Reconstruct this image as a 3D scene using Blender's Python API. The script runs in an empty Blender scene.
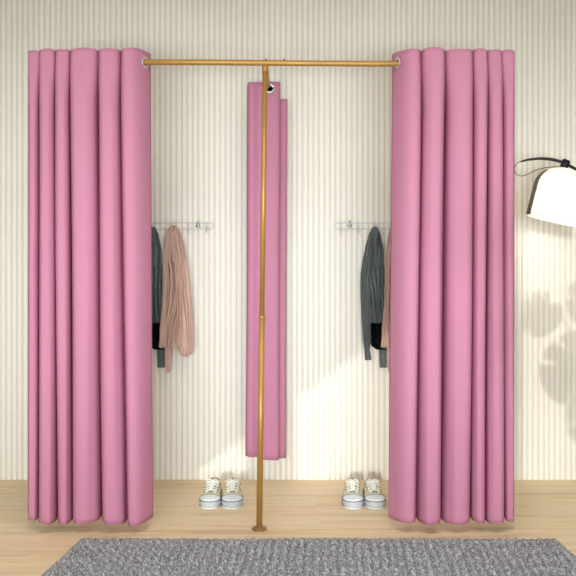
import bpy, bmesh, math, random
from mathutils import Vector, Matrix, noise
random.seed(7)
PI = math.pi
col = bpy.context.scene.collection
F = 1000.0; CH = 1.302; CX = 288.0; CY = 240.0; WALL = 5.43

def at(px, py, d):
    """a point seen at pixel px,py at distance d"""
    return Vector(((px-CX)*d/F, d, CH-(py-CY)*d/F))

# ------------------------------------------------------------------ materials
def new_mat(name):
    m = bpy.data.materials.new(name); m.use_nodes = True
    nt = m.node_tree; b = nt.nodes['Principled BSDF']
    return m, nt, b
def lin(c):
    return tuple(((v/255)/12.92 if v/255 <= .04045 else ((v/255+.055)/1.055)**2.4) for v in c)+(1,)
def mat(name, rgb, rough=.6, metal=0, var=.08, scale=30, stretch=(1,1,1), bump=0, bscale=200, sheen=0, rgb2=None, spec=.5):
    m, nt, b = new_mat(name)
    c = lin(rgb)
    c2 = lin(rgb2) if rgb2 else tuple(v*(1-var*2) for v in c[:3])+(1,)
    tc = nt.nodes.new('ShaderNodeTexCoord'); mp = nt.nodes.new('ShaderNodeMapping')
    mp.inputs['Scale'].default_value = stretch
    nt.links.new(tc.outputs['Object'], mp.inputs['Vector'])
    n = nt.nodes.new('ShaderNodeTexNoise'); n.inputs['Scale'].default_value = scale; n.inputs['Detail'].default_value = 4
    nt.links.new(mp.outputs['Vector'], n.inputs['Vector'])
    r = nt.nodes.new('ShaderNodeValToRGB')
    r.color_ramp.elements[0].position = .3; r.color_ramp.elements[0].color = c2
    r.color_ramp.elements[1].position = .7; r.color_ramp.elements[1].color = c
    nt.links.new(n.outputs['Fac'], r.inputs['Fac']); nt.links.new(r.outputs['Color'], b.inputs['Base Color'])
    b.inputs['Roughness'].default_value = rough; b.inputs['Metallic'].default_value = metal
    b.inputs['Specular IOR Level'].default_value = spec
    if sheen: b.inputs['Sheen Weight'].default_value = sheen
    if bump:
        n2 = nt.nodes.new('ShaderNodeTexNoise'); n2.inputs['Scale'].default_value = bscale
        nt.links.new(mp.outputs['Vector'], n2.inputs['Vector'])
        bp = nt.nodes.new('ShaderNodeBump'); bp.inputs['Strength'].default_value = bump; bp.inputs['Distance'].default_value = .002
        nt.links.new(n2.outputs['Fac'], bp.inputs['Height']); nt.links.new(bp.outputs['Normal'], b.inputs['Normal'])
    return m

M_wall = mat('ribbed_panel_paint', (243,238,229), .75, var=.01, scale=3, stretch=(1,1,.3), spec=.25)
M_groove = mat('groove_painted_shade', (226,220,206), .85, var=.01, scale=3, spec=.1)  # darker tone paints shade into the grooves between slats
M_plain = mat('plain_plaster', (232,229,222), .8, var=.02, scale=4)
M_ceil = mat('ceiling_paint', (238,235,228), .85, var=.01, scale=4)
M_pink = mat('pink_blackout_cloth', (199,134,161), .9, var=.02, scale=9, stretch=(1,1,.4), bump=.25, bscale=420, spec=.05)
M_gold = mat('satin_gold_steel', (188,142,74), .4, metal=.3, var=.08, scale=40, stretch=(1,1,.1))
M_base = mat('bronze_flange', (150,108,72), .4, metal=.4, var=.1)
M_chrome = mat('brushed_chrome', (225,226,228), .25, metal=.85, var=.03)
M_wire = mat('pale_coated_wire', (206,209,212), .35, metal=.3, var=.03)
M_screw = mat('dull_screw_metal', (120,100,72), .4, metal=.6)
M_tan = mat('tan_knit', (222,190,175), .95, var=.07, scale=120, bump=.6, bscale=260, spec=.05)
M_grey = mat('charcoal_wool', (126,131,133), .95, var=.14, scale=90, bump=.6, bscale=260, spec=.05)
M_black = mat('black_lining', (12,12,13), .8, var=.1, spec=.1)
M_canvas = mat('cream_canvas', (226,222,198), .9, var=.05, scale=90, bump=.3, bscale=500)
M_rubber = mat('white_rubber', (222,226,230), .5, var=.03)
M_foxing = mat('grey_foxing_stripe', (186,190,197), .5, var=.03)
M_line = mat('dark_pinstripe', (58,58,62), .6, var=.05)
M_lace = mat('white_lace', (240,240,228), .9, var=.04)
M_eye = mat('dull_eyelet', (86,84,72), .5, metal=.4)
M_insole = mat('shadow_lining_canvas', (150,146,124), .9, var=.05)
M_lampblk = mat('matt_black_metal', (26,25,24), .45, var=.05)
M_band = mat('taupe_metal_band', (112,104,88), .5, var=.05)
M_leaf = mat('leaf_green', (60,104,52), .45, var=.15, scale=12)
M_stem = mat('stem_green', (96,120,66), .5, var=.1)
M_pot = mat('white_ceramic', (226,222,214), .35, var=.02)
M_soil = mat('potting_soil', (60,44,32), .95, var=.3, scale=60, bump=1, bscale=80)

def wood_mat():
    m, nt, b = new_mat('light_oak_planks')
    L = nt.links.new; N = nt.nodes.new
    tc = N('ShaderNodeTexCoord')
    br = N('ShaderNodeTexBrick'); br.offset = .37
    br.inputs['Scale'].default_value = 1
    br.inputs['Brick Width'].default_value = 1.9; br.inputs['Row Height'].default_value = .19
    br.inputs['Mortar Size'].default_value = .0012; br.inputs['Mortar Smooth'].default_value = .5
    br.inputs['Color1'].default_value = (.35,.35,.35,1); br.inputs['Color2'].default_value = (.65,.65,.65,1)
    br.inputs['Mortar'].default_value = (.1,.1,.1,1)
    sh = N('ShaderNodeVectorMath'); sh.operation = 'ADD'; sh.inputs[1].default_value = (-.85,.04,0)
    L(tc.outputs['Object'], sh.inputs[0]); L(sh.outputs[0], br.inputs['Vector'])
    # grain, streaked along x, displaced per plank
    sep = N('ShaderNodeVectorMath'); sep.operation = 'MULTIPLY'; sep.inputs[1].default_value = (.9, 13, 1)
    L(tc.outputs['Object'], sep.inputs[0])
    add = N('ShaderNodeVectorMath'); add.operation = 'ADD'
    sc = N('ShaderNodeVectorMath'); sc.operation = 'SCALE'; sc.inputs['Scale'].default_value = 31
    L(br.outputs['Color'], sc.inputs[0]); L(sep.outputs[0], add.inputs[0]); L(sc.outputs[0], add.inputs[1])
    n = N('ShaderNodeTexNoise'); n.inputs['Scale'].default_value = 1.5; n.inputs['Detail'].default_value = 7; n.inputs['Distortion'].default_value = .9
    n.inputs['Roughness'].default_value = .6
    L(add.outputs[0], n.inputs['Vector'])
    r = N('ShaderNodeValToRGB'); e = r.color_ramp.elements
    e[0].position = .28; e[0].color = lin((212,186,146))
    e[1].position = .74; e[1].color = lin((246,226,192))
    k = r.color_ramp.elements.new(.48); k.color = lin((237,214,176))
    L(n.outputs['Fac'], r.inputs['Fac'])
    mx = N('ShaderNodeMixRGB'); mx.blend_type = 'OVERLAY'; mx.inputs['Fac'].default_value = .22
    L(r.outputs['Color'], mx.inputs['Color1']); L(br.outputs['Color'], mx.inputs['Color2'])
    L(mx.outputs['Color'], b.inputs['Base Color'])
    b.inputs['Roughness'].default_value = .55; b.inputs['Specular IOR Level'].default_value = .3
    bp = N('ShaderNodeBump'); bp.inputs['Strength'].default_value = .15; bp.inputs['Distance'].default_value = .001
    L(n.outputs['Fac'], bp.inputs['Height']); L(bp.outputs['Normal'], b.inputs['Normal'])
    return m
M_wood = wood_mat()

def rug_mat():
    m, nt, b = new_mat('grey_chunky_yarn')
    L = nt.links.new; N = nt.nodes.new
    tc = N('ShaderNodeTexCoord'); mp = N('ShaderNodeMapping'); mp.inputs['Scale'].default_value = (1,.55,1)
    L(tc.outputs['Object'], mp.inputs['Vector'])
    n = N('ShaderNodeTexNoise'); n.inputs['Scale'].default_value = 150; n.inputs['Detail'].default_value = 3
    L(mp.outputs['Vector'], n.inputs['Vector'])
    r = N('ShaderNodeValToRGB'); e = r.color_ramp.elements
    e[0].position = .34; e[0].color = lin((108,108,111)); e[1].position = .68; e[1].color = lin((206,206,209))
    k = r.color_ramp.elements.new(.5); k.color = lin((160,160,164))
    L(n.outputs['Fac'], r.inputs['Fac']); L(r.outputs['Color'], b.inputs['Base Color'])
    b.inputs['Roughness'].default_value = .95; b.inputs['Specular IOR Level'].default_value = .1
    return m
M_rug = rug_mat()

def emit_mat(name, rgb, e, strength, rough=.5, transl=0):
    m, nt, b = new_mat(name)
    b.inputs['Base Color'].default_value = lin(rgb)
    b.inputs['Roughness'].default_value = rough
    b.inputs['Emission Color'].default_value = lin(e)
    n = nt.nodes.new('ShaderNodeTexNoise'); n.inputs['Scale'].default_value = 6
    mr = nt.nodes.new('ShaderNodeMapRange'); mr.inputs['To Min'].default_value = strength*.95; mr.inputs['To Max'].default_value = strength*1.05
    nt.links.new(n.outputs['Fac'], mr.inputs['Value']); nt.links.new(mr.outputs['Result'], b.inputs['Emission Strength'])
    if transl:
        t = nt.nodes.new('ShaderNodeBsdfTranslucent'); t.inputs['Color'].default_value = lin(rgb)
        mx = nt.nodes.new('ShaderNodeMixShader'); mx.inputs['Fac'].default_value = transl
        out = nt.nodes['Material Output']
        nt.links.new(b.outputs[0], mx.inputs[1]); nt.links.new(t.outputs[0], mx.inputs[2]); nt.links.new(mx.outputs[0], out.inputs['Surface'])
    return m
M_shade = emit_mat('opal_shade', (250,248,243), (255,246,234), .06, transl=.45)
M_bulb = emit_mat('warm_bulb', (255,250,240), (255,240,220), 9)

# ------------------------------------------------------------------ helpers
def obj(name, me, m, parent=None, smooth=True, loc=None):
    if isinstance(me, bmesh.types.BMesh):
        bm = me; me = bpy.data.meshes.new(name)
        bmesh.ops.recalc_face_normals(bm, faces=bm.faces); bm.to_mesh(me); bm.free()
    if smooth:
        for p in me.polygons: p.use_smooth = True
    me.materials.append(m)
    o = bpy.data.objects.new(name, me); col.objects.link(o)
    if parent: o.parent = parent
    if loc is not None: o.location = loc
    return o
def empty(name, loc, label, cat, group=None, rz=0):
    o = bpy.data.objects.new(name, None); col.objects.link(o); o.location = loc; o.rotation_euler = (0,0,rz)
    o.empty_display_size = .05
    return tag(o, label, cat, group)
def tag(o, label, cat, group=None):
    o['label'] = label; o['category'] = cat
    if group: o['group'] = group
    return o
def struct(name, me, m, smooth=False):
    o = obj(name, me, m, None, smooth); o['kind'] = 'structure'; return o
def quadbox(bm, x0, x1, y0, y1, z0, z1):
    v = [bm.verts.new((x,y,z)) for x in (x0,x1) for y in (y0,y1) for z in (z0,z1)]
    for f in ((0,1,3,2),(4,6,7,5),(0,4,5,1),(2,3,7,6),(0,2,6,4),(1,5,7,3)): bm.faces.new([v[i] for i in f])
def tube(bm, pts, r, n=10, cap=True):
    pts = [Vector(p) for p in pts]; rr = r if isinstance(r, (list,tuple)) else [r]*len(pts)
    rings = []; up = None
    for i, p in enumerate(pts):
        t = (pts[min(i+1,len(pts)-1)]-pts[max(i-1,0)]).normalized()
        if up is None:
            up = Vector((0,0,1)) if abs(t.z) < .9 else Vector((0,1,0))
        s = t.cross(up).normalized(); up = s.cross(t).normalized()
        rings.append([bm.verts.new(p+(s*math.cos(a)+up*math.sin(a))*rr[i]) for a in [2*PI*k/n for k in range(n)]])
    for a, b in zip(rings, rings[1:]):
        for k in range(n): bm.faces.new((a[k],a[(k+1)%n],b[(k+1)%n],b[k]))
    if cap:
        bm.faces.new(rings[0][::-1]); bm.faces.new(rings[-1])
def smooth_path(pts, n=8):
    P = [Vector(p) for p in pts]; out = []
    for i in range(len(P)-1):
        p0 = P[max(i-1,0)]; p1 = P[i]; p2 = P[i+1]; p3 = P[min(i+2,len(P)-1)]
        for k in range(n):
            t = k/n
            out.append(.5*((2*p1)+(p2-p0)*t+(2*p0-5*p1+4*p2-p3)*t*t+(3*p1-p0-3*p2+p3)*t**3))
    out.append(P[-1]); return out
def lathe(bm, prof, n=32, mtx=Matrix.Identity(4)):
    rings = []
    for r, z in prof:
        if r < 1e-6: rings.append([bm.verts.new(mtx @ Vector((0,0,z)))])
        else: rings.append([bm.verts.new(mtx @ Vector((r*math.cos(2*PI*k/n), r*math.sin(2*PI*k/n), z))) for k in range(n)])
    for a, b in zip(rings, rings[1:]):
        for k in range(n):
            q = [a[k%len(a)], a[(k+1)%len(a)], b[(k+1)%len(b)], b[k%len(b)]]
            q2 = []
            for v in q:
                if v not in q2: q2.append(v)
            if len(q2) > 2: bm.faces.new(q2)
def grid(bm, P, closed=False):
    V = [[bm.verts.new(p) for p in row] for row in P]
    for a, b in zip(V, V[1:]):
        m = len(a)
        for k in range(m if closed else m-1):
            bm.faces.new((a[k], a[(k+1)%m], b[(k+1)%m], b[k]))
    return V
def sstep(a, b, x):
    t = max(0, min(1, (x-a)/(b-a))); return t*t*(3-2*t)
def lerp_tab(tab, x):
    if x <= tab[0][0]: return tab[0][1:]
    for a, b in zip(tab, tab[1:]):
        if x <= b[0]:
            t = (x-a[0])/(b[0]-a[0]); return [u+(w-u)*t for u, w in zip(a[1:], b[1:])]
    return tab[-1][1:]

# ------------------------------------------------------------------ room
XR = 3.2; YF = -1.0; ZC = 3.1
bm = bmesh.new(); quadbox(bm, -XR-.1, XR+.1, YF-.1, WALL+.12, -.1, 0); struct('floor', bm, M_wood)
bm = bmesh.new(); quadbox(bm, -XR-.1, XR+.1, YF-.1, WALL+.12, ZC, ZC+.1); struct('ceiling', bm, M_ceil)
bm = bmesh.new(); quadbox(bm, -XR-.1, -XR, YF, WALL+.12, 0, ZC); struct('wall_left', bm, M_plain)
bm = bmesh.new(); quadbox(bm, XR, XR+.1, YF, WALL+.12, 0, ZC); struct('wall_right', bm, M_plain)
# ribbed back wall: slats with grooves between them
def ribbed_wall():
    pitch = .0298; dep = .0055
    xs = []; x = -XR
    k = 0
    while x < XR:
        g = .0065
        if abs(x-1.508) < pitch/2 or abs(x+1.66) < pitch/2: g = .010
        xs += [(x-g*.5, dep), (x+g*.5, dep), (x+g*.5+.0018, .0026), (x+g*.5+.0044, .0007), (x+g*.5+.0075, 0)]
        nx = x+pitch
        g2 = .010 if (abs(nx-1.508) < pitch/2 or abs(nx+1.66) < pitch/2) else .0065
        xs += [(nx-g2*.5-.0075, 0), (nx-g2*.5-.0044, .0007), (nx-g2*.5-.0018, .0026)]
        x = nx; k += 1
    bm = bmesh.new()
    grid(bm, [[(x, WALL+d, z) for x, d in xs] for z in (0, ZC)])
    bo = bmesh.new(); 
    quadbox(bm, -XR, XR, WALL+.02, WALL+.12, 0, ZC)
    return bm
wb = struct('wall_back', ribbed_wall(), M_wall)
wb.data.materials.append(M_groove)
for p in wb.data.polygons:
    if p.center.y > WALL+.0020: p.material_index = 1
# wall behind the camera, its three slanted gaps invented to shape the sun patch
SX, SZ = .12, -.15          # sun travel per metre of depth
def sun_edge(xp): return .651+.725*(xp-.31)
def fw(xp, zp): d = WALL-YF; return (xp-SX*d, zp-SZ*d)
sun_gaps = [(-.50,-.225), (.035,.575), (1.262,2.1)]
def front_wall():
    bm = bmesh.new()
    def prism(q):
        a = [bm.verts.new((x, YF, z)) for x, z in q]; b = [bm.verts.new((x, YF-.1, z)) for x, z in q]
        bm.faces.new(a); bm.faces.new(b[::-1])
        for i in range(len(q)):
            j = (i+1) % len(q); bm.faces.new((a[i], b[i], b[j], a[j]))
    x = -XR
    for a, b in sun_gaps:
        xa, zs = fw(a, -.10); xb, _ = fw(b, 0)
        za = fw(a, sun_edge(a))[1]; zb = fw(b, sun_edge(b))[1]
        if a < -.7: za = max(za, zs+.01)
        prism([(x,0),(xa,0),(xa,ZC),(x,ZC)])
        prism([(xa,0),(xb,0),(xb,zs),(xa,zs)])
        prism([(xa,za),(xb,zb),(xb,ZC),(xa,ZC)])
        x = xb
    prism([(x,0),(XR,0),(XR,ZC),(x,ZC)])
    return bm
struct('wall_front', front_wall(), M_plain)

# ------------------------------------------------------------------ rug
def rug():
    y0, y1 = 3.15, 4.318
    nx, ny = 470, 230
    P = []
    for j in range(ny+1):
        y = y1-(y1-y0)*j/ny; row = []
        xl = -.896-.118*(y1-y); xr = 1.160+.07*(y1-y)
        for i in range(nx+1):
            u = i/nx; x = xl+(xr-xl)*u
            yy = y + (.012*noise.noise(Vector((x*1.7, 3, 0)))+.004*noise.noise(Vector((x*9,1,0))))*(1-j/ny)
            # interlocked knots, brick-staggered
            cw, ch = .034, .058
            wx = x+.004*noise.noise(Vector((x*18,y*11,5)))+.25*yy; wy = yy+.007*noise.noise(Vector((x*12,y*8,9)))
            r = math.floor(wy/ch); fx = (wx/cw+.5*(r % 2)) % 1-.5; fy = (wy/ch) % 1-.5
            fx += .22*fy*(1 if r % 2 else -1)
            ci = math.floor(wx/cw+.5*(r % 2)); rnd = (math.sin(ci*12.9898+r*78.233)*43758.5) % 1
            d = math.sqrt((fx*2.0)**2+(fy*1.8)**2)
            h = max(0, 1-d*d*1.0)**.7
            twist = .18*math.sin((fx*1.4+fy*2.0)*9)
            kn = min(1, min(min(u,1-u)*(xr-xl), min(j,ny-j)/ny*(y1-y0))/.05)
            hh = .004+.012*(1-kn)+.024*h*(.75+.35*rnd)*(1+twist)*kn+.0012*noise.noise(Vector((x*160,y*110,2)))
            e = min(u, 1-u)*(xr-xl); ey = min(j, ny-j)/ny*(y1-y0)
            k = min(1, min(e, ey)/.012); hh *= math.sqrt(max(0,1-(1-k)**2))
            row.append((x, yy, max(.001, hh)))
        P.append(row)
    bm = bmesh.new(); V = grid(bm, P)
    return bm
tag(obj('rug', rug(), M_rug), 'chunky grey woven rug lying on the pale wood floor in front of the curtains', 'rug')

# ------------------------------------------------------------------ curtain rack
RZ = 2.099; RY = 4.5; RR = .0132
rack = empty('curtain_rack', (-.131, RY, 0), 'gold metal curtain rail with slim leaning post on a round floor flange', 'curtain rail')
def rk(name, bm, m=M_gold, par=rack, smooth=True):
    for v in bm.verts: v.co -= rack.location
    return obj(name, bm, m, par, smooth)
bm = bmesh.new(); tube(bm, [(-1.08,RY,RZ+.004),(-.35,RY,RZ+.002),(.35,RY,RZ-.004),(.93,RY,RZ-.004)], RR, 16); rk('front_rail', bm)
bm = bmesh.new(); tube(bm, [(-.1035,RY+.01,RZ),(-.1035,WALL-.004,RZ)], RR*.92, 16); rk('cross_rail', bm)
for sx in (-1.08, .93):
    bm = bmesh.new(); tube(bm, [(sx,RY-.012,RZ),(sx,WALL-.004,RZ)], RR, 16); rk('side_rail', bm)
post_top = Vector((-.1035,RY-.004,RZ-.01)); post_bot = Vector((-.129,RY-.004,.010))
mid = post_bot.lerp(post_top, (1.302-(316-240)*.0045-.01)/2.09)
bm = bmesh.new(); tube(bm, [mid, post_top], .0118, 16); rk('post', bm)
bm = bmesh.new(); tube(bm, [post_bot, mid], .0136, 16); rk('lower_post', bm)
bm = bmesh.new(); tube(bm, [mid-Vector((0,0,.008)), mid+Vector((0,0,.006))], .0142, 16); rk('post_collar', bm)
bm = bmesh.new(); tube(bm, [post_top-Vector((0,0,.035)), post_top-Vector((0,0,.0))], .0138, 16); rk('post_socket', bm)
bm = bmesh.new(); lathe(bm, [(0,0),(.033,0),(.034,.005),(.031,.009),(.020,.011),(.0185,.015),(.0136,.016)], 32, Matrix.Translation((-.129,RY-.004,.0005))); rk('floor_flange', bm, M_base)
for bx in (-.099, -.018):
    bm = bmesh.new(); lathe(bm, [(0,0),(.004,0),(.004,.006),(.002,.008),(0,.008)], 12, Matrix.Translation((bx,RY,RZ+RR-.002))); rk('bolt', bm, M_screw)
for sx in (-.1035, -1.08, .93):
    bm = bmesh.new(); lathe(bm, [(0,0),(.032,0),(.032,.005),(.016,.010),(.014,.018)], 24, Matrix.Translation((sx,WALL-.001,RZ)) @ Matrix.Rotation(PI/2,4,'X')); rk('wall_flange', bm)

# ------------------------------------------------------------------ curtains
def ring(name, c, normal, R, r, parent, off):
    bm = bmesh.new(); n = 28; k = 10
    q = Vector(normal).to_track_quat('Z','Y').to_matrix()
    rings = []
    for i in range(n):
        a = 2*PI*i/n; rr = []
        for j in range(k):
            b = 2*PI*j/k
            rr.append(bm.verts.new(Vector(c)-off+q @ Vector(((R+r*math.cos(b))*math.cos(a), (R+r*math.cos(b))*math.sin(a), .5*r*math.sin(b)))))
        rings.append(rr)
    for i in range(n):
        for j in range(k):
            bm.faces.new((rings[i][j], rings[(i+1)%n][j], rings[(i+1)%n][(j+1)%k], rings[i][(j+1)%k]))
    return obj(name, bm, M_chrome, parent)

def side_curtain(label, top, bot, inner):
    """top/bot: fold boundaries in photograph columns; inner = +1 if its free edge is on the right"""
    root = empty('curtain', ((top[0]+top[-1]-2*CX)/2*.0044, RY, .04), label, 'curtain', 'tall pink curtains gathered at the ends of the rail')
    nz = 90; MS = [0,.008,.02,.04,.07,.11,.17,.24,.32,.40,.48,.56,.64,.71,.78,.84,.89,.93,.965,1]; S = len(MS)-1; P = []
    n = len(top)-1
    sk = [random.uniform(.8,1.15) for _ in range(n)]
    deps = [.10]*n
    for j in range(nz+1):
        v = j/nz; row = []
        A0 = .078+.016*v                 # bulge towards the camera
        C0 = -.016+(.085+.02*v)*sstep(.015,.14,v)   # recess between folds
        for i in range(n):
            end_in = (i == n-1 and inner > 0) or (i == 0 and inner < 0)
            end_out = (i == 0 and inner > 0) or (i == n-1 and inner < 0)
            vv = v+.05*math.sin(v*PI)*math.sin(i*2.3)
            xa = top[i]+(bot[i]-top[i])*vv; xb = top[i+1]+(bot[i+1]-top[i+1])*vv
            xa += 1.0*math.sin(v*5+i*1.7)*v*(1-v)*(0 < i); xb += 1.0*math.sin(v*5+(i+1)*1.7)*v*(1-v)*(i < n-1)
            w = xb-xa
            amp = sk[i]*(.72 if w < 17 else 1)
            if end_out: amp *= .55
            for s in range(S+(1 if i == n-1 else 0)):
                t = MS[s] if inner > 0 else 1-MS[S-s]
                m = t if inner > 0 else 1-t   # m runs towards the inner side
                # rounded, asymmetrical lobe: quick rise outside, long turn away inside
                u = 2*m-1
                if u < 0: sh = 1-abs(u)**14
                else: sh = 1-.30*u-.70*abs(u)**5
                y = RY+C0-(A0*amp+C0)*sh
                y += .004*math.sin(m*9+v*6+i)*v
                d = y
                # crease mouths are narrow: fold walls lean back behind the lobes
                ov = (1.3+.5*math.sin(i*3+v*4))*math.exp(-((m-.05)/.06)**2)*min(1,v*12+.3)*(not end_out)/w
                tx = t-ov if inner > 0 else t+ov
                if end_in:
                    # free edge turns back past the rail
                    y = RY-A0*amp+(A0*amp+.050-.020*v)*max(0,m-.25)**1.7/.613+(.07*(1-m/.12)**2 if m < .12 else 0)
                    d = y
                X = (xa+w*tx-CX)*d/F
                zt = RZ+.052-.004*math.sin(PI*t)*(-1 if i % 2 else .3)-.004*(abs(2*t-1)**3)
                zb = .046+.004*math.sin(i*2.1+m*2)+.006*(m-.5)*(1 if i % 2 else -1)
                z = zt+(zb-zt)*v
                row.append(Vector((X,y,z)))
        P.append(row)
    off = root.location
    bm = bmesh.new(); grid(bm, [[p-off for p in r] for r in P])
    c = obj('cloth', bm, M_pink, root)
    so = c.modifiers.new('Solidify','SOLIDIFY'); so.thickness = .0025; so.offset = 0
    # bottom hem and top heading stitches
    fpx = 145.0 if inner > 0 else 397.4
    gx = (fpx-CX)*RY/F
    ring('grommet', (gx, RY-.002, RZ+.001), (inner*.95,-.32,0), .022, .007, root, off)
    return root
side_curtain('tall pink curtain gathered at the left end of the gold rail, beside the tan cardigan',
             [28.5,40,56,70.5,99,121,150.5], [28,40,58.5,73.5,103,128.5,153], +1)
side_curtain('tall pink curtain gathered at the right end of the gold rail, beside the lamp',
             [392.5,421,444.5,472.5,487,501.5,514.5], [388.5,415,439.5,469.5,484,503.5,514], -1)

def middle_curtain():
    root = empty('curtain', (-.12, 5.25, .15), 'narrow folded pink curtain hanging behind the gold post, in the centre', 'curtain')
    D = 5.20
    # plan as (column at top, column at bottom, y, top row, bottom row)
    prof = [(247.5,246,D+.10,86,455.5),(247.7,246,D+.04,84,455.5),(248.5,246.8,D+.0,82.6,455.5),(251,250,D-.018,82.2,457),(255,254,D-.008,82.2,457),
            (258,257,D+.012,82.2,457),(261,260,D+.012,82,458),(264,263,D-.004,81.6,460),(269,268,D-.006,81.5,460.5),(274,273,D-.005,81.6,460.5),
            (277.5,276.5,D-.002,81.8,460.5),(279.4,278,D+.008,81.8,460.2),(280.0,278.6,D+.03,82.2,460),(279.7,278.8,D+.06,99,458),
            (280.5,279.5,D+.08,99,458),(283.5,282,D+.082,99,458),(286.3,284.5,D+.088,99,458),(287.3,285.4,D+.11,99,457.5),(286.5,285,D+.14,99,457)]
    nz = 50; P = []
    for j in range(nz+1):
        v = j/nz; row = []
        for k, (xt, xb, y, rt, rb) in enumerate(prof):
            yy = y+.008*math.sin(v*4+k*.5)*v
            x = xt+(xb-xt)*v+.5*math.sin(v*PI*1.3+k*.2)*v
            zt = CH-(rt-CY)*y/F; zb = CH-(rb-CY)*y/F
            row.append(Vector(((x-CX)*yy/F, yy, zt+(zb-zt)*v))-root.location)
        P.append(row)
    bm = bmesh.new(); grid(bm, P); c = obj('cloth', bm, M_pink, root)
    so = c.modifiers.new('Solidify','SOLIDIFY'); so.thickness = .0025; so.offset = 0
    g = at(269.6, 88.5, D-.012)
    ring('grommet', g, (.25,-1,0), .021, .007, root, root.location)
    bm = bmesh.new(); lathe(bm, [(0,0),(.019,0),(.019,.003),(0,.003)], 24, Matrix.Translation(g-root.location+Vector((0,.004,0))) @ Matrix.Rotation(PI/2,4,'X'))
    obj('grommet_dark_disc', bm, M_black, root)  # black disc paints in the darkness of the open grommet
middle_curtain()

# ------------------------------------------------------------------ coat racks
def coat_rack(dx, label):
    """dx in photograph columns; rail wires stand off the wall"""
    y = WALL-.045; k = y/F
    def X(px): return (px+dx-CX)*k
    z1 = CH-(223.0-CY)*k; z2 = CH-(229.3-CY)*k
    c = Vector((X(385), WALL, z2))
    root = empty('coat_rack', c, label, 'coat rack', 'slim wire coat racks on the ribbed wall')
    def add(name, bm, m=M_wire):
        for v in bm.verts: v.co -= c
        return obj(name, bm, m, root)
    r = .0024; zc = (z1+z2)/2; h = (z1-z2)/2
    pts = []
    for i in range(13):
        a = PI/2+PI*i/12; pts.append((X(338)+h*1.0*math.cos(a), y, zc+h*math.sin(a)))
    for i in range(13):
        a = -PI/2+PI*i/12; pts.append((X(432)+h*1.0*math.cos(a), y, zc+h*math.sin(a)))
    pts.append(pts[0])
    bm = bmesh.new(); tube(bm, pts, r, 8, cap=False); add('rail', bm)
    for hx in (341,358.5,375.5,393,410.5,428.5):
        bm = bmesh.new()
        tube(bm, smooth_path([(X(hx),y-.003,z1+.006),(X(hx),y-.005,zc),(X(hx),y-.006,z2-.012),(X(hx),y-.020,z2-.022),(X(hx),y-.034,z2-.012),(X(hx),y-.037,z2+.002)], 4), .0026, 8)
        lathe(bm, [(0,-.004),(.0045,0),(0,.005)], 10, Matrix.Translation((X(hx),y-.037,z2+.004)))
        add('hook', bm)
    for mx in (349.5, 420):
        bm = bmesh.new()
        lathe(bm, [(0,0),(.012,0),(.012,.004),(.006,.008),(.005,WALL-y)], 20, Matrix.Translation((X(mx),y-.004,zc+.004)) @ Matrix.Rotation(-PI/2,4,'X'))
        lathe(bm, [(0,0),(.0065,0),(.0065,.012),(0,.013)], 14, Matrix.Translation((X(mx),y-.002,z1+.001)))
        tube(bm, [(X(mx)-.011,y-.003,zc),(X(mx)+.011,y-.003,zc)], .006, 8)
        add('wall_mount', bm, M_chrome)
    return root
coat_rack(0, 'slim silver wire coat rack on the wall, left end showing beside the right curtain')
coat_rack(-222, 'slim silver wire coat rack on the wall, right end showing beside the left curtain')

# ------------------------------------------------------------------ hanging garments
GY = WALL-.085
def drape(rows, yc, th, ridges, amp, seed, dx, off, nseg=44, flat=.55, folds=1.7):
    """closed hanging cloth shape; rows of (row, left col, right col, [thickness factor]); folds run down its length"""
    r0, r1 = rows[0][0], rows[-1][0]; N = max(14, int((r1-r0)/1.6)); P = []
    for j in range(N+1):
        py = r0+(r1-r0)*j/N
        q = lerp_tab(rows, py); xl, xr = q[0], q[1]; tf = q[2] if len(q) > 2 else 1
        k = yc/F; cx = ((xl+xr)/2+dx-CX)*k; hw = (xr-xl)/2*k; z0 = CH-(py-CY)*k
        row = []
        for i in range(nseg*2):
            a = PI*i/nseg
            ca, sa = math.cos(a), math.sin(a)
            x = cx+hw*(abs(ca)**.85)*(1 if ca >= 0 else -1)
            dy = th*tf*sa
            if sa < 0:   # side towards the viewer is sa<0 : deep vertical folds
                f = 0
                ux = ca
                for m, (p, wdt, dep, drift) in enumerate(ridges):
                    c = p+drift*(j/N-.5)*2+.08*noise.noise(Vector((seed, m, py*.05)))
                    f += 2.2*dep*math.exp(-((ux-c)/(wdt*1.7))**2)
                wu = ux*folds+.55*noise.noise(Vector((seed, py*.022, ux*1.5)))+.9*(j/N-.5)*math.sin(seed)
                b = abs(math.sin(PI*wu))**.85
                dy += .046*tf*(1-b)*min(1,-sa*2)*min(1,(xr-xl)/9)
                dy += (.5*f+1.0*amp*noise.noise(Vector((x*34, py*.05, seed)))) * th * min(1, -sa*2)
                dy += .2*amp*th*noise.noise(Vector((x*70, py*.13, seed+4)))
            else: dy *= flat
            x += amp*hw*.16*noise.noise(Vector((py*.09, seed, 2 if ca > 0 else 7)))
            row.append(Vector((x, yc+dy, z0+.003*noise.noise(Vector((a*2,seed,py*.3)))))-off)
        P.append(row)
    bm = bmesh.new(); V = grid(bm, P, closed=True)
    bm.faces.new(V[0][::-1]); bm.faces.new(V[-1])
    return bm

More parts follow.
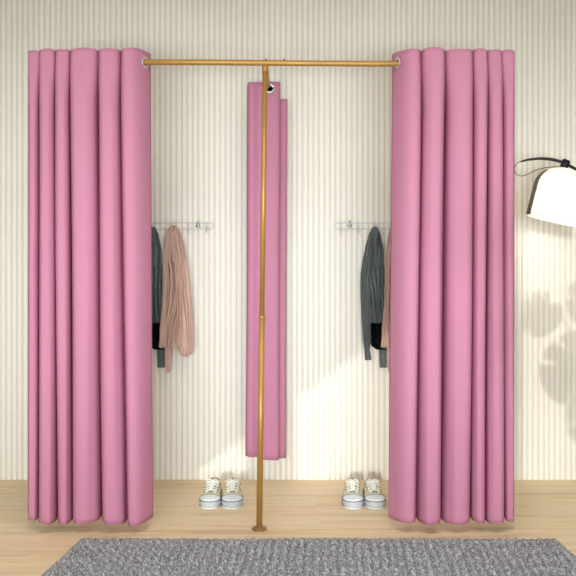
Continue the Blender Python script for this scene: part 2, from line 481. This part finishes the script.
def tan_cardigan(dx, label):
    top = Vector(((173+dx-CX)*GY/F, GY, CH-(228-CY)*GY/F))
    root = empty('cardigan', top, label, 'cardigan', 'tan cardigans hung on the wire racks'); o = top
    body = obj('body', drape([(226,171,175,.5),(229,168.5,177.5,.9),(236,166.5,180,1),(250,164.5,183,1),(268,163.2,185,1),(290,162.8,186,1),(306,162.5,183,1),(325,160.4,178,1),(341,159,174.4,1),(347.5,158.8,174,.9)],
        GY, .036, [(-.45,.10,.55,.12),(.05,.09,.7,-.05),(.5,.1,.5,.05)], .55, 3, dx, o, 64), M_tan, root)
    obj('front_edge', drape([(229,167.5,172,.6),(245,164.5,170.5),(262,162.8,168.5),(280,163,167.6),(300,162.4,167),(325,160.3,166.5),(347,159,167,.7)], GY-.022, .012, [(0,.2,.5,.2)], .6, 8, dx, o, 30), M_tan, root)
    obj('sleeve', drape([(227,172,177,.6),(232,172,180.5,.9),(245,173,184.5,1),(262,174.5,187.6,1),(285,175.5,190.3,1),(308,176.8,192,1),(328,176.5,193.5,1),(338,175.6,193.8,1),(343,175.2,194,.9),(349,177.5,194,.85),(353,179.5,192.6,.6),(355.5,181,187,.3)],
        GY-.028, .024, [(-.25,.10,.7,.35),(.45,.10,.7,.1),(.1,.08,.3,.4)], .6, 13, dx, o, 60), M_tan, root)
    obj('cuff', drape([(348,177.6,191.5,.7),(351.5,178.8,192.6,1),(354,180.2,192.2,1),(356.5,181.6,186,.5)], GY-.030, .022, [(0,.3,.3,0)], .4, 15, dx, o, 40), M_tan, root)
    obj('sleeve', drape([(340,164,173,.7),(350,164.8,173,1),(360,164.8,172.4,1),(368,165.4,171.8,1),(372.5,166.8,170.6,.6)], GY+.018, .012, [(0,.2,.8,.1)], .5, 17, dx, o, 32), M_tan, root)
    obj('collar', drape([(225.5,171,176,.5),(228,169.6,177.5,1),(233,169.8,176,1),(242,171,175.6,1),(252,171.8,175.4,.8),(262,172.4,174.6,.4)], GY-.034, .012, [(0,.25,.9,0)], .5, 21, dx, o, 32), M_tan, root)
    bm = bmesh.new(); 
    tube(bm, smooth_path([at(173.4+dx,226,GY-.04)-o, at(174.2+dx,229,GY-.046)-o, at(172.6+dx,231,GY-.046)-o], 5), .002, 8)
    obj('hanging_loop', bm, M_screw, root)
    return root
def grey_coat(dx, label):
    top = Vector(((153.5+dx-CX)*GY/F, GY, CH-(229-CY)*GY/F)); o = top
    root = empty('jacket', top, label, 'jacket', 'charcoal jackets hung on the wire racks')
    obj('body', drape([(227,151.5,154.5,.5),(229,149.4,156.2,.8),(234,147.4,158.6,1),(244,145,160.6,1),(258,142.8,162,1),(275,141.5,162.3,1),(295,143.5,162,1),(312,146.5,161.2,1),(319,148,161,1),(323,148.2,160,.8)],
        GY, .038, [(-.45,.1,.6,-.15),(0,.1,.8,.1),(.45,.12,.6,.12)], .55, 31, dx, o, 64), M_grey, root)
    obj('sleeve', drape([(232,147.6,151,.6),(245,143.8,151,1),(258,141,150.4,1),(268,139.4,149.8,1),(278,138.4,149.4,1),(290,138.3,149,1),(305,138.8,148.8,1),(325,139.8,149,1),(340,141,149,1),(350,142.4,147.5,1),(357,142.8,149.2,1),(360,143,149.6,.7)],
        GY-.014, .020, [(-.2,.14,.5,.2),(.45,.12,.5,0)], .5, 35, dx, o, 48), M_grey, root)
    obj('lining', drape([(319,149,160,.6),(322,147.6,160.8,1),(330,148,161,1),(343,149,160.6,1),(346,149.4,160.4,1),(349.5,154,165,.6)], GY+.034, .012, [(0,.2,.1,0)], .2, 41, dx, o, 40), M_black, root)
    obj('sleeve', drape([(340,156.6,165,.7),(350,157,165.2,1),(360,157.2,165,1),(367.5,157.6,164.8,.9)], GY+.056, .012, [(-.2,.15,.7,0),(.4,.12,.5,0)], .4, 43, dx, o, 36), M_grey, root)
    obj('collar', drape([(227,151.2,155,.5),(230,149.2,156.6,1),(238,150.2,155.4,1),(250,151.6,155,.9),(266,152.4,154.6,.5)], GY-.032, .012, [(0,.22,.9,0)], .4, 47, dx, o, 32), M_grey, root)
    return root
grey_coat(0, 'charcoal jacket hanging partly hidden behind the left curtain, beside the tan cardigan')
tan_cardigan(0, 'tan knitted cardigan hanging in full view on the left wire rack')
grey_coat(222, 'charcoal grey jacket with black lining hanging on the right wire rack')
tan_cardigan(222, 'tan cardigan almost wholly hidden behind the right curtain, only a sliver showing')

# ------------------------------------------------------------------ sneakers
def outline(s, side=0):
    """half width along length, s from 0 toe to 1 heel"""
    w = lerp_tab([(0,.0),(.012,.016),(.04,.029),(.09,.040),(.18,.0475),(.3,.0495),(.45,.044),(.6,.039),(.75,.038),(.88,.037),(.95,.031),(.985,.019),(1,.0)], s)[0]
    return w
L = .275
def ring_pts(n=56, grow=0):
    ss = [(.5-.5*math.cos(PI*k/(n//2))) for k in range(n//2+1)]
    R = [(outline(s)+(grow if 0 < s < 1 else 0), s*L-(grow if s == 0 else -grow if s == 1 else 0)) for s in ss]
    return R+[(-x, y) for x, y in R[-2:0:-1]]
def sneaker_parts(root):
    n = 56
    def band(name, zs, m, cap=True):
        bm = bmesh.new(); P = []
        for z, g in zs:
            P.append([(x,y,z) for x, y in ring_pts(n, g)])
        V = grid(bm, P, closed=True)
        if cap: bm.faces.new(V[0][::-1]); bm.faces.new(V[-1])
        return obj(name, bm, m, root)
    band('sole', [(0,-.002),(.002,.0005),(.006,.0008),(.009,-.001),(.011,0),(.037,.0),(.039,-.003)], M_rubber)
    band('foxing_stripe', [(.0125,.0),(.014,.0012),(.031,.0012),(.0325,0)], M_foxing, False)
    band('pinstripe', [(.0335,-.001),(.034,.0016),(.0376,.0012),(.0385,-.002)], M_line, False)
    band('pinstripe', [(.0078,-.001),(.0085,.0013),(.0102,.0013),(.011,-.001)], M_line, False)
    # canvas upper: arches from toe to throat, then open collar
    def arch(s, h, pw=.75, inset=.003, a0=0, n=18, lift=0):
        w = outline(s)-inset; out = []
        for k in range(n+1):
            a = PI*k/n
            out.append((w*math.cos(a)*(1-.16*math.sin(a)**2*min(1,s*2)), s*L, .036+h*max(0,math.sin(a))**pw+lift))
        return out
    H = [(.01,.004),(.04,.009),(.09,.013),(.16,.018),(.24,.024),(.33,.033),(.42,.042),(.52,.051),(.6,.057),(.66,.060)]
    bm = bmesh.new(); grid(bm, [arch(s, lerp_tab(H, s)[0]) for s in [.01+.65*i/26 for i in range(27)]])
    u = obj('upper', bm, M_canvas, root); so = u.modifiers.new('Solidify','SOLIDIFY'); so.thickness = .0025
    # heel quarter: wall rising round the back
    bm = bmesh.new(); P = []
    prof = [(s, 1) for s in [.5+.5*math.sin(PI/2*k/14) for k in range(15)]]
    path = [(outline(s)-.003, s*L) for s, _ in prof[:-1]]+[(0, L-.003)]+[(-outline(s)+.003, s*L) for s, _ in prof[:-1][::-1]]
    for q in range(7):
        t = q/6; row = []
        for x, y in path:
            s = y/L; top = .036+lerp_tab([(.5,.050),(.62,.058),(.75,.050),(.88,.052),(1,.062)], s)[0]
            row.append((x*(1-.28*t*t), y-(.006*t if s > .9 else 0), .036+(top-.036)*t))
        P.append(row)
    grid(bm, P); q = obj('heel_quarter', bm, M_canvas, root); so = q.modifiers.new('Solidify','SOLIDIFY'); so.thickness = .003
    bm = bmesh.new()
    grid(bm, [[(x*.9*(outline(s)), s*L, .044) for x in (-1,-.5,0,.5,1)] for s in [.5+.47*i/10 for i in range(11)]]); obj('insole', bm, M_insole, root)
    # rubber toe cap
    bm = bmesh.new(); P = []
    for i in range(13):
        s = .002+.205*i/12; P.append(arch(s, (lerp_tab(H, s)[0]+.003)*(1), .72, .0005, n=22))
    grid(bm, P); c = obj('toe_cap', bm, M_rubber, root); so = c.modifiers.new('Solidify','SOLIDIFY'); so.thickness = .002
    bm = bmesh.new(); tube(bm, [(p[0], p[1]+.0012, p[2]+.001) for p in arch(.209, lerp_tab(H,.209)[0]+.004, .72, .0005, n=22)], .0014, 6); obj('toe_seam', bm, M_insole, root)
    # tongue
    bm = bmesh.new(); P = []
    for i in range(14):
        t = i/13; s = .27+.42*t; y = s*L
        z = .036+lerp_tab(H, s)[0]+.004+.016*max(0,t-.6)
        w = .015+.007*t-.006*max(0,t-.85)/.15
        P.append([(w*u, y, z-.006*u*u*u*u-.003*u*u) for u in (-1,-.66,-.33,0,.33,.66,1)])
    grid(bm, P); t_ = obj('tongue', bm, M_insole, root); so = t_.modifiers.new('Solidify','SOLIDIFY'); so.thickness = .004
    # eyelets and laces
    for i in range(5):
        s = .31+.075*i; h = lerp_tab(H, s)[0]
        x = .021+.0015*i; z = .036+h*.93+.0005
        for sg in (-1, 1):
            bm = bmesh.new()
            lathe(bm, [(0,0),(.0030,0),(.0036,.001),(.003,.002),(0,.002)], 12, Matrix.Translation((sg*(x+.0075), s*L, z-.003)) @ Matrix.Rotation(sg*.7,4,'Y') @ Matrix.Rotation(.2,4,'X'))
            obj('eyelet', bm, M_eye, root)
    bm = bmesh.new()
    for i in range(5):
        s = .31+.075*i; y = s*L; z = .036+lerp_tab(H, s)[0]+.0065
        x = .022+.0015*i
        tube(bm, smooth_path([(-x-.004,y,z-.006),(-x*.5,y-.002,z),(x*.5,y+.004,z),(x+.004,y+.003,z-.006)],4), .0030, 8)
        if i < 4:
            y2 = y+.075*L; z2 = .036+lerp_tab(H, s+.075)[0]+.0075
            tube(bm, [(-x*.8,y,z),(0,(y+y2)/2,(z+z2)/2+.002),(x*.8,y2,z2)], .0026, 8)
            tube(bm, [(x*.8,y,z),(0,(y+y2)/2,(z+z2)/2+.002),(-x*.8,y2,z2)], .0026, 8)
    yb = .63*L; zb = .036+.058+.008
    for sg in (-1, 1):
        tube(bm, smooth_path([(0,yb,zb),(sg*.014,yb-.008,zb+.007),(sg*.028,yb-.016,zb-.002),(sg*.020,yb-.020,zb-.003),(0,yb,zb)],5), .0026, 8)
        tube(bm, smooth_path([(0,yb,zb),(sg*.012,yb-.022,zb-.006),(sg*.019,yb-.042,zb-.014)],5), .0024, 8)
    obj('laces', bm, M_lace, root)
def sneaker(px, rz, label, src=None):
    loc = Vector(((px-CX)*4.86/F, 4.835, 0))
    if src is None:
        r = empty('sneaker', loc, label, 'sneaker', 'cream canvas sneakers on the floor', rz); r.scale = (1.07,1,.97); sneaker_parts(r); return r
    r = src.copy(); col.objects.link(r); r.location = loc; r.rotation_euler = (0,0,rz); r['label'] = label
    for ch in list(src.children):
        c = ch.copy(); col.objects.link(c); c.parent = r
    return r
s0 = sneaker(209.2, -.035, 'cream canvas sneaker, left shoe of the pair standing nearest the gold post')
sneaker(232.3, .035, 'cream canvas sneaker, right shoe of the pair standing nearest the gold post', s0)
sneaker(353.0, -.035, 'cream canvas sneaker, left shoe of the pair beside the right curtain', s0)
sneaker(376.1, .035, 'cream canvas sneaker, right shoe of the pair beside the right curtain', s0)

# ------------------------------------------------------------------ arc floor lamp
LD = 5.10
lamp = empty('floor_lamp', (1.66,5.17,0), 'black arched lamp with glowing white dome shade, beside the right curtain', 'lamp')
lo = lamp.location
rim = at(554.5, 221, LD); tilt = math.radians(13.5)
MT = Matrix.Translation(rim-lo) @ Matrix.Rotation(tilt,4,'Y')
R0 = .142; CYL = .165; DH = .112
prof = [(R0*1.0,0)]+[(R0*(1-.02*i/4), CYL*i/4) for i in range(1,5)]+[(R0*.98*math.cos(a), CYL+DH*math.sin(a)) for a in [PI/2*k/14 for k in range(1,15)]]
prof = [(max(r,0),z) for r, z in prof]; prof[-1] = (0, prof[-1][1])
bm = bmesh.new(); lathe(bm, prof, 56, MT); sh = obj('lamp_shade', bm, M_shade, lamp)
so = sh.modifiers.new('Solidify','SOLIDIFY'); so.thickness = .004; so.offset = -1
# side band along the shade
bm = bmesh.new(); P = []
for r, z in prof[:12]:
    row = []
    for a in (-.16,-.08,.0,.08,.16):
        th = PI+.10+a; row.append(MT @ Vector(((r+.006)*math.cos(th), (r+.006)*math.sin(th), z+.001)))
    P.append(row)
grid(bm, P); b_ = obj('side_band', bm, M_band, lamp); so = b_.modifiers.new('Solidify','SOLIDIFY'); so.thickness = .006
bm = bmesh.new(); bmesh.ops.create_uvsphere(bm, u_segments=24, v_segments=16, radius=.035, matrix=MT @ Matrix.Translation((0,0,.15))); obj('bulb', bm, M_bulb, lamp)
bm = bmesh.new(); lathe(bm, [(0,0),(.018,0),(.018,.08),(0,.082)], 20, MT @ Matrix.Translation((0,0,.185))); obj('bulb_socket', bm, M_lampblk, lamp)
arm = smooth_path([at(521,161.5,LD), at(528,159.8,LD), at(541,158.6,LD), at(552,159.6,LD), at(562,162.2,LD), at(570,166,LD+.01), at(580,172,LD+.03), at(594,184,LD+.05), at(602,200,LD+.065)], 6)+[Vector((1.66,5.17,1.25)), Vector((1.66,5.17,.8)), Vector((1.66,5.17,.02))]
bm = bmesh.new(); tube(bm, [p-lo for p in arm], [.0045+.0035*min(1,i/14) for i in range(len(arm))], 12); obj('arm', bm, M_lampblk, lamp)
wire = smooth_path([at(521,161.5,LD), at(517,163.5,LD), at(514.6,168,LD), at(515.8,173.5,LD), at(520.5,176,LD), at(527.5,174.4,LD), at(536,170.2,LD-.01), at(546,167.6,LD-.02), at(554,166.9,LD-.02), at(562,166.8,LD-.01)], 6)
bm = bmesh.new(); tube(bm, [p-lo for p in wire], .0019, 8); obj('wire_loop', bm, M_lampblk, lamp)
bm = bmesh.new(); c = at(564.8, 164.6, LD)-lo
quadbox(bm, -.019,.019,-.016,.016,-.026,.026)
bmesh.ops.bevel(bm, geom=bm.edges[:], offset=.004, segments=2, affect='EDGES')
for v in bm.verts: v.co = Matrix.Rotation(.36,3,'Y') @ v.co + c
obj('clamp', bm, M_lampblk, lamp)
bm = bmesh.new(); lathe(bm, [(0,.0005),(.155,.0005),(.158,.006),(.155,.018),(.03,.024),(.014,.05),(.0,.05)], 48, Matrix.Identity(4)); obj('base', bm, M_lampblk, lamp)

# ------------------------------------------------------------------ potted plant (stands right of the view; its leaves shade the wall)
plant = empty('potted_plant', (1.52,3.12,0), 'large-leaved potted plant on the floor, right of the rug', 'plant')
po = plant.location
bm = bmesh.new(); lathe(bm, [(0,.001),(.115,.001),(.15,.30),(.16,.33),(.16,.345),(.145,.345),(.14,.30),(0,.30)], 40); obj('pot', bm, M_pot, plant)
bm = bmesh.new(); lathe(bm, [(.141,.295),(.1,.312),(0,.318)], 30); obj('soil', bm, M_soil, plant)
def leaf(c, R, rot, yaw, slits, seed):
    """split leaf: outline in its own plane, cut by narrow slits from the edge"""
    bm = bmesh.new(); n = 120; rings = []
    out = []
    for i in range(n):
        a = 2*PI*i/n
        r = R*(1.0+.10*math.cos(a)+.04*math.cos(2*a))          # tip at a=0
        r *= 1-.42*math.exp(-((a-PI)/.22)**2)                    # stalk notch
        for sa, dep in slits:
            d = (a-sa+PI) % (2*PI)-PI
            r *= 1-dep*math.exp(-(d/.055)**4)
        out.append((a, r))
    ctr = bm.verts.new((0,0,0)); prev = None; levels = []
    for f in (.25,.5,.75,1):
        levels.append([bm.verts.new((r*f*math.cos(a), r*f*math.sin(a), -.18*(r*f)**2/R+.015*math.sin(3*a)*f)) for a, r in out])
    for i in range(n): bm.faces.new((ctr, levels[0][i], levels[0][(i+1)%n]))
    for A, B in zip(levels, levels[1:]):
        for i in range(n): bm.faces.new((A[i], B[i], B[(i+1)%n], A[(i+1)%n]))
    # leaf plane -> stands upright facing the sun gaps, tip direction rot in the x-z plane
    Mx = Matrix.Translation(Vector(c)-po) @ Matrix.Rotation(yaw,4,'Z') @ Matrix.Rotation(PI/2,4,'X') @ Matrix.Rotation(rot,4,'Z')
    for v in bm.verts: v.co = Mx @ v.co
    o = obj('leaf', bm, M_leaf, plant); so = o.modifiers.new('Solidify','SOLIDIFY'); so.thickness = .0012
    base = Mx @ Vector((-R*.5,0,0))
    bm = bmesh.new(); tube(bm, smooth_path([base, base+Vector((.10,.03,-.12)), Vector((.05,.02,.55)), Vector((random.uniform(-.03,.03),random.uniform(-.03,.03),.31))], 8), .006, 8)
    obj('stem', bm, M_stem, plant)
def shade(px, py, y):       # where a leaf stands so that its shadow falls at a wall point
    xp = (px-CX)*WALL/F; zp = CH-(py-CY)*WALL/F; d = WALL-y
    return (xp-SX*d, y, zp-SZ*d)
leaf(shade(542,313,3.0), .122, 4.0, .0, [(4.48,.4),(.1,.4),(3.75,.4)], 1)
leaf(shade(582,367,3.05), .210, 3.9, .0, [(.5,.4),(4.0,.55),(4.7,.5),(5.4,.45)], 2)
leaf(shade(590,300,3.1), .140, 5.0, .05, [(.9,.45),(2.2,.4),(4.3,.5)], 3)
leaf(shade(596,415,3.15), .170, 4.6, .05, [(.8,.4),(5.2,.5)], 4)
leaf((1.75,3.2,1.15), .17, .3, -.2, [(.9,.4),(2.0,.4),(4.3,.4)], 5)

# ------------------------------------------------------------------ light
w = bpy.data.worlds.new('World'); bpy.context.scene.world = w; w.use_nodes = True
w.node_tree.nodes['Background'].inputs['Color'].default_value = (.75,.86,1,1)
w.node_tree.nodes['Background'].inputs['Strength'].default_value = 1.0
def light(kind, name, loc, energy, color, rot=None, **kw):
    l = bpy.data.lights.new(name, kind); l.energy = energy; l.color = color
    for k, v in kw.items(): setattr(l, k, v)
    o = bpy.data.objects.new(name, l); col.objects.link(o); o.location = loc
    if rot is not None: o.rotation_euler = rot
    return o
d = Vector((SX,1,SZ)).normalized()
light('SUN', 'sun', (-1,-4,3), 1.0, (1,.99,.95), d.to_track_quat('-Z','Y').to_euler(), angle=.0065)
light('AREA', 'front_fill', (0,-.9,1.05), 36.5, (.90,.99,1.02), (PI/2-.02,0,0), shape='RECTANGLE', size=4.6, size_y=.9, spread=.82)  # fill light added behind the camera, not daylight from an opening
light('AREA', 'ceiling_fill', (0,2.6,3.05), 53, (.95,.985,.96), (0,0,0), shape='RECTANGLE', size=3.0, size_y=1.2)  # unseen fill light added to brighten the room from above
pb = light('POINT', 'lamp_bulb', rim+Matrix.Rotation(tilt,3,'Y') @ Vector((0,0,.05)), 2.3, (1,.95,.86), shadow_soft_size=.04)

# ------------------------------------------------------------------ camera
cd = bpy.data.cameras.new('Camera'); cam = bpy.data.objects.new('Camera', cd); col.objects.link(cam)
cam.location = (0,0,CH); cam.rotation_euler = (PI/2,0,0)
cd.sensor_width = 36; cd.lens = 36*F/576; cd.shift_y = -(288-CY)/576
cd.clip_start = .05
sc = bpy.context.scene; sc.camera = cam
sc.view_settings.view_transform = 'Standard'; sc.view_settings.look = 'None'; sc.view_settings.gamma = 1
sc.view_settings.use_curve_mapping = False; sc.view_settings.exposure = 0
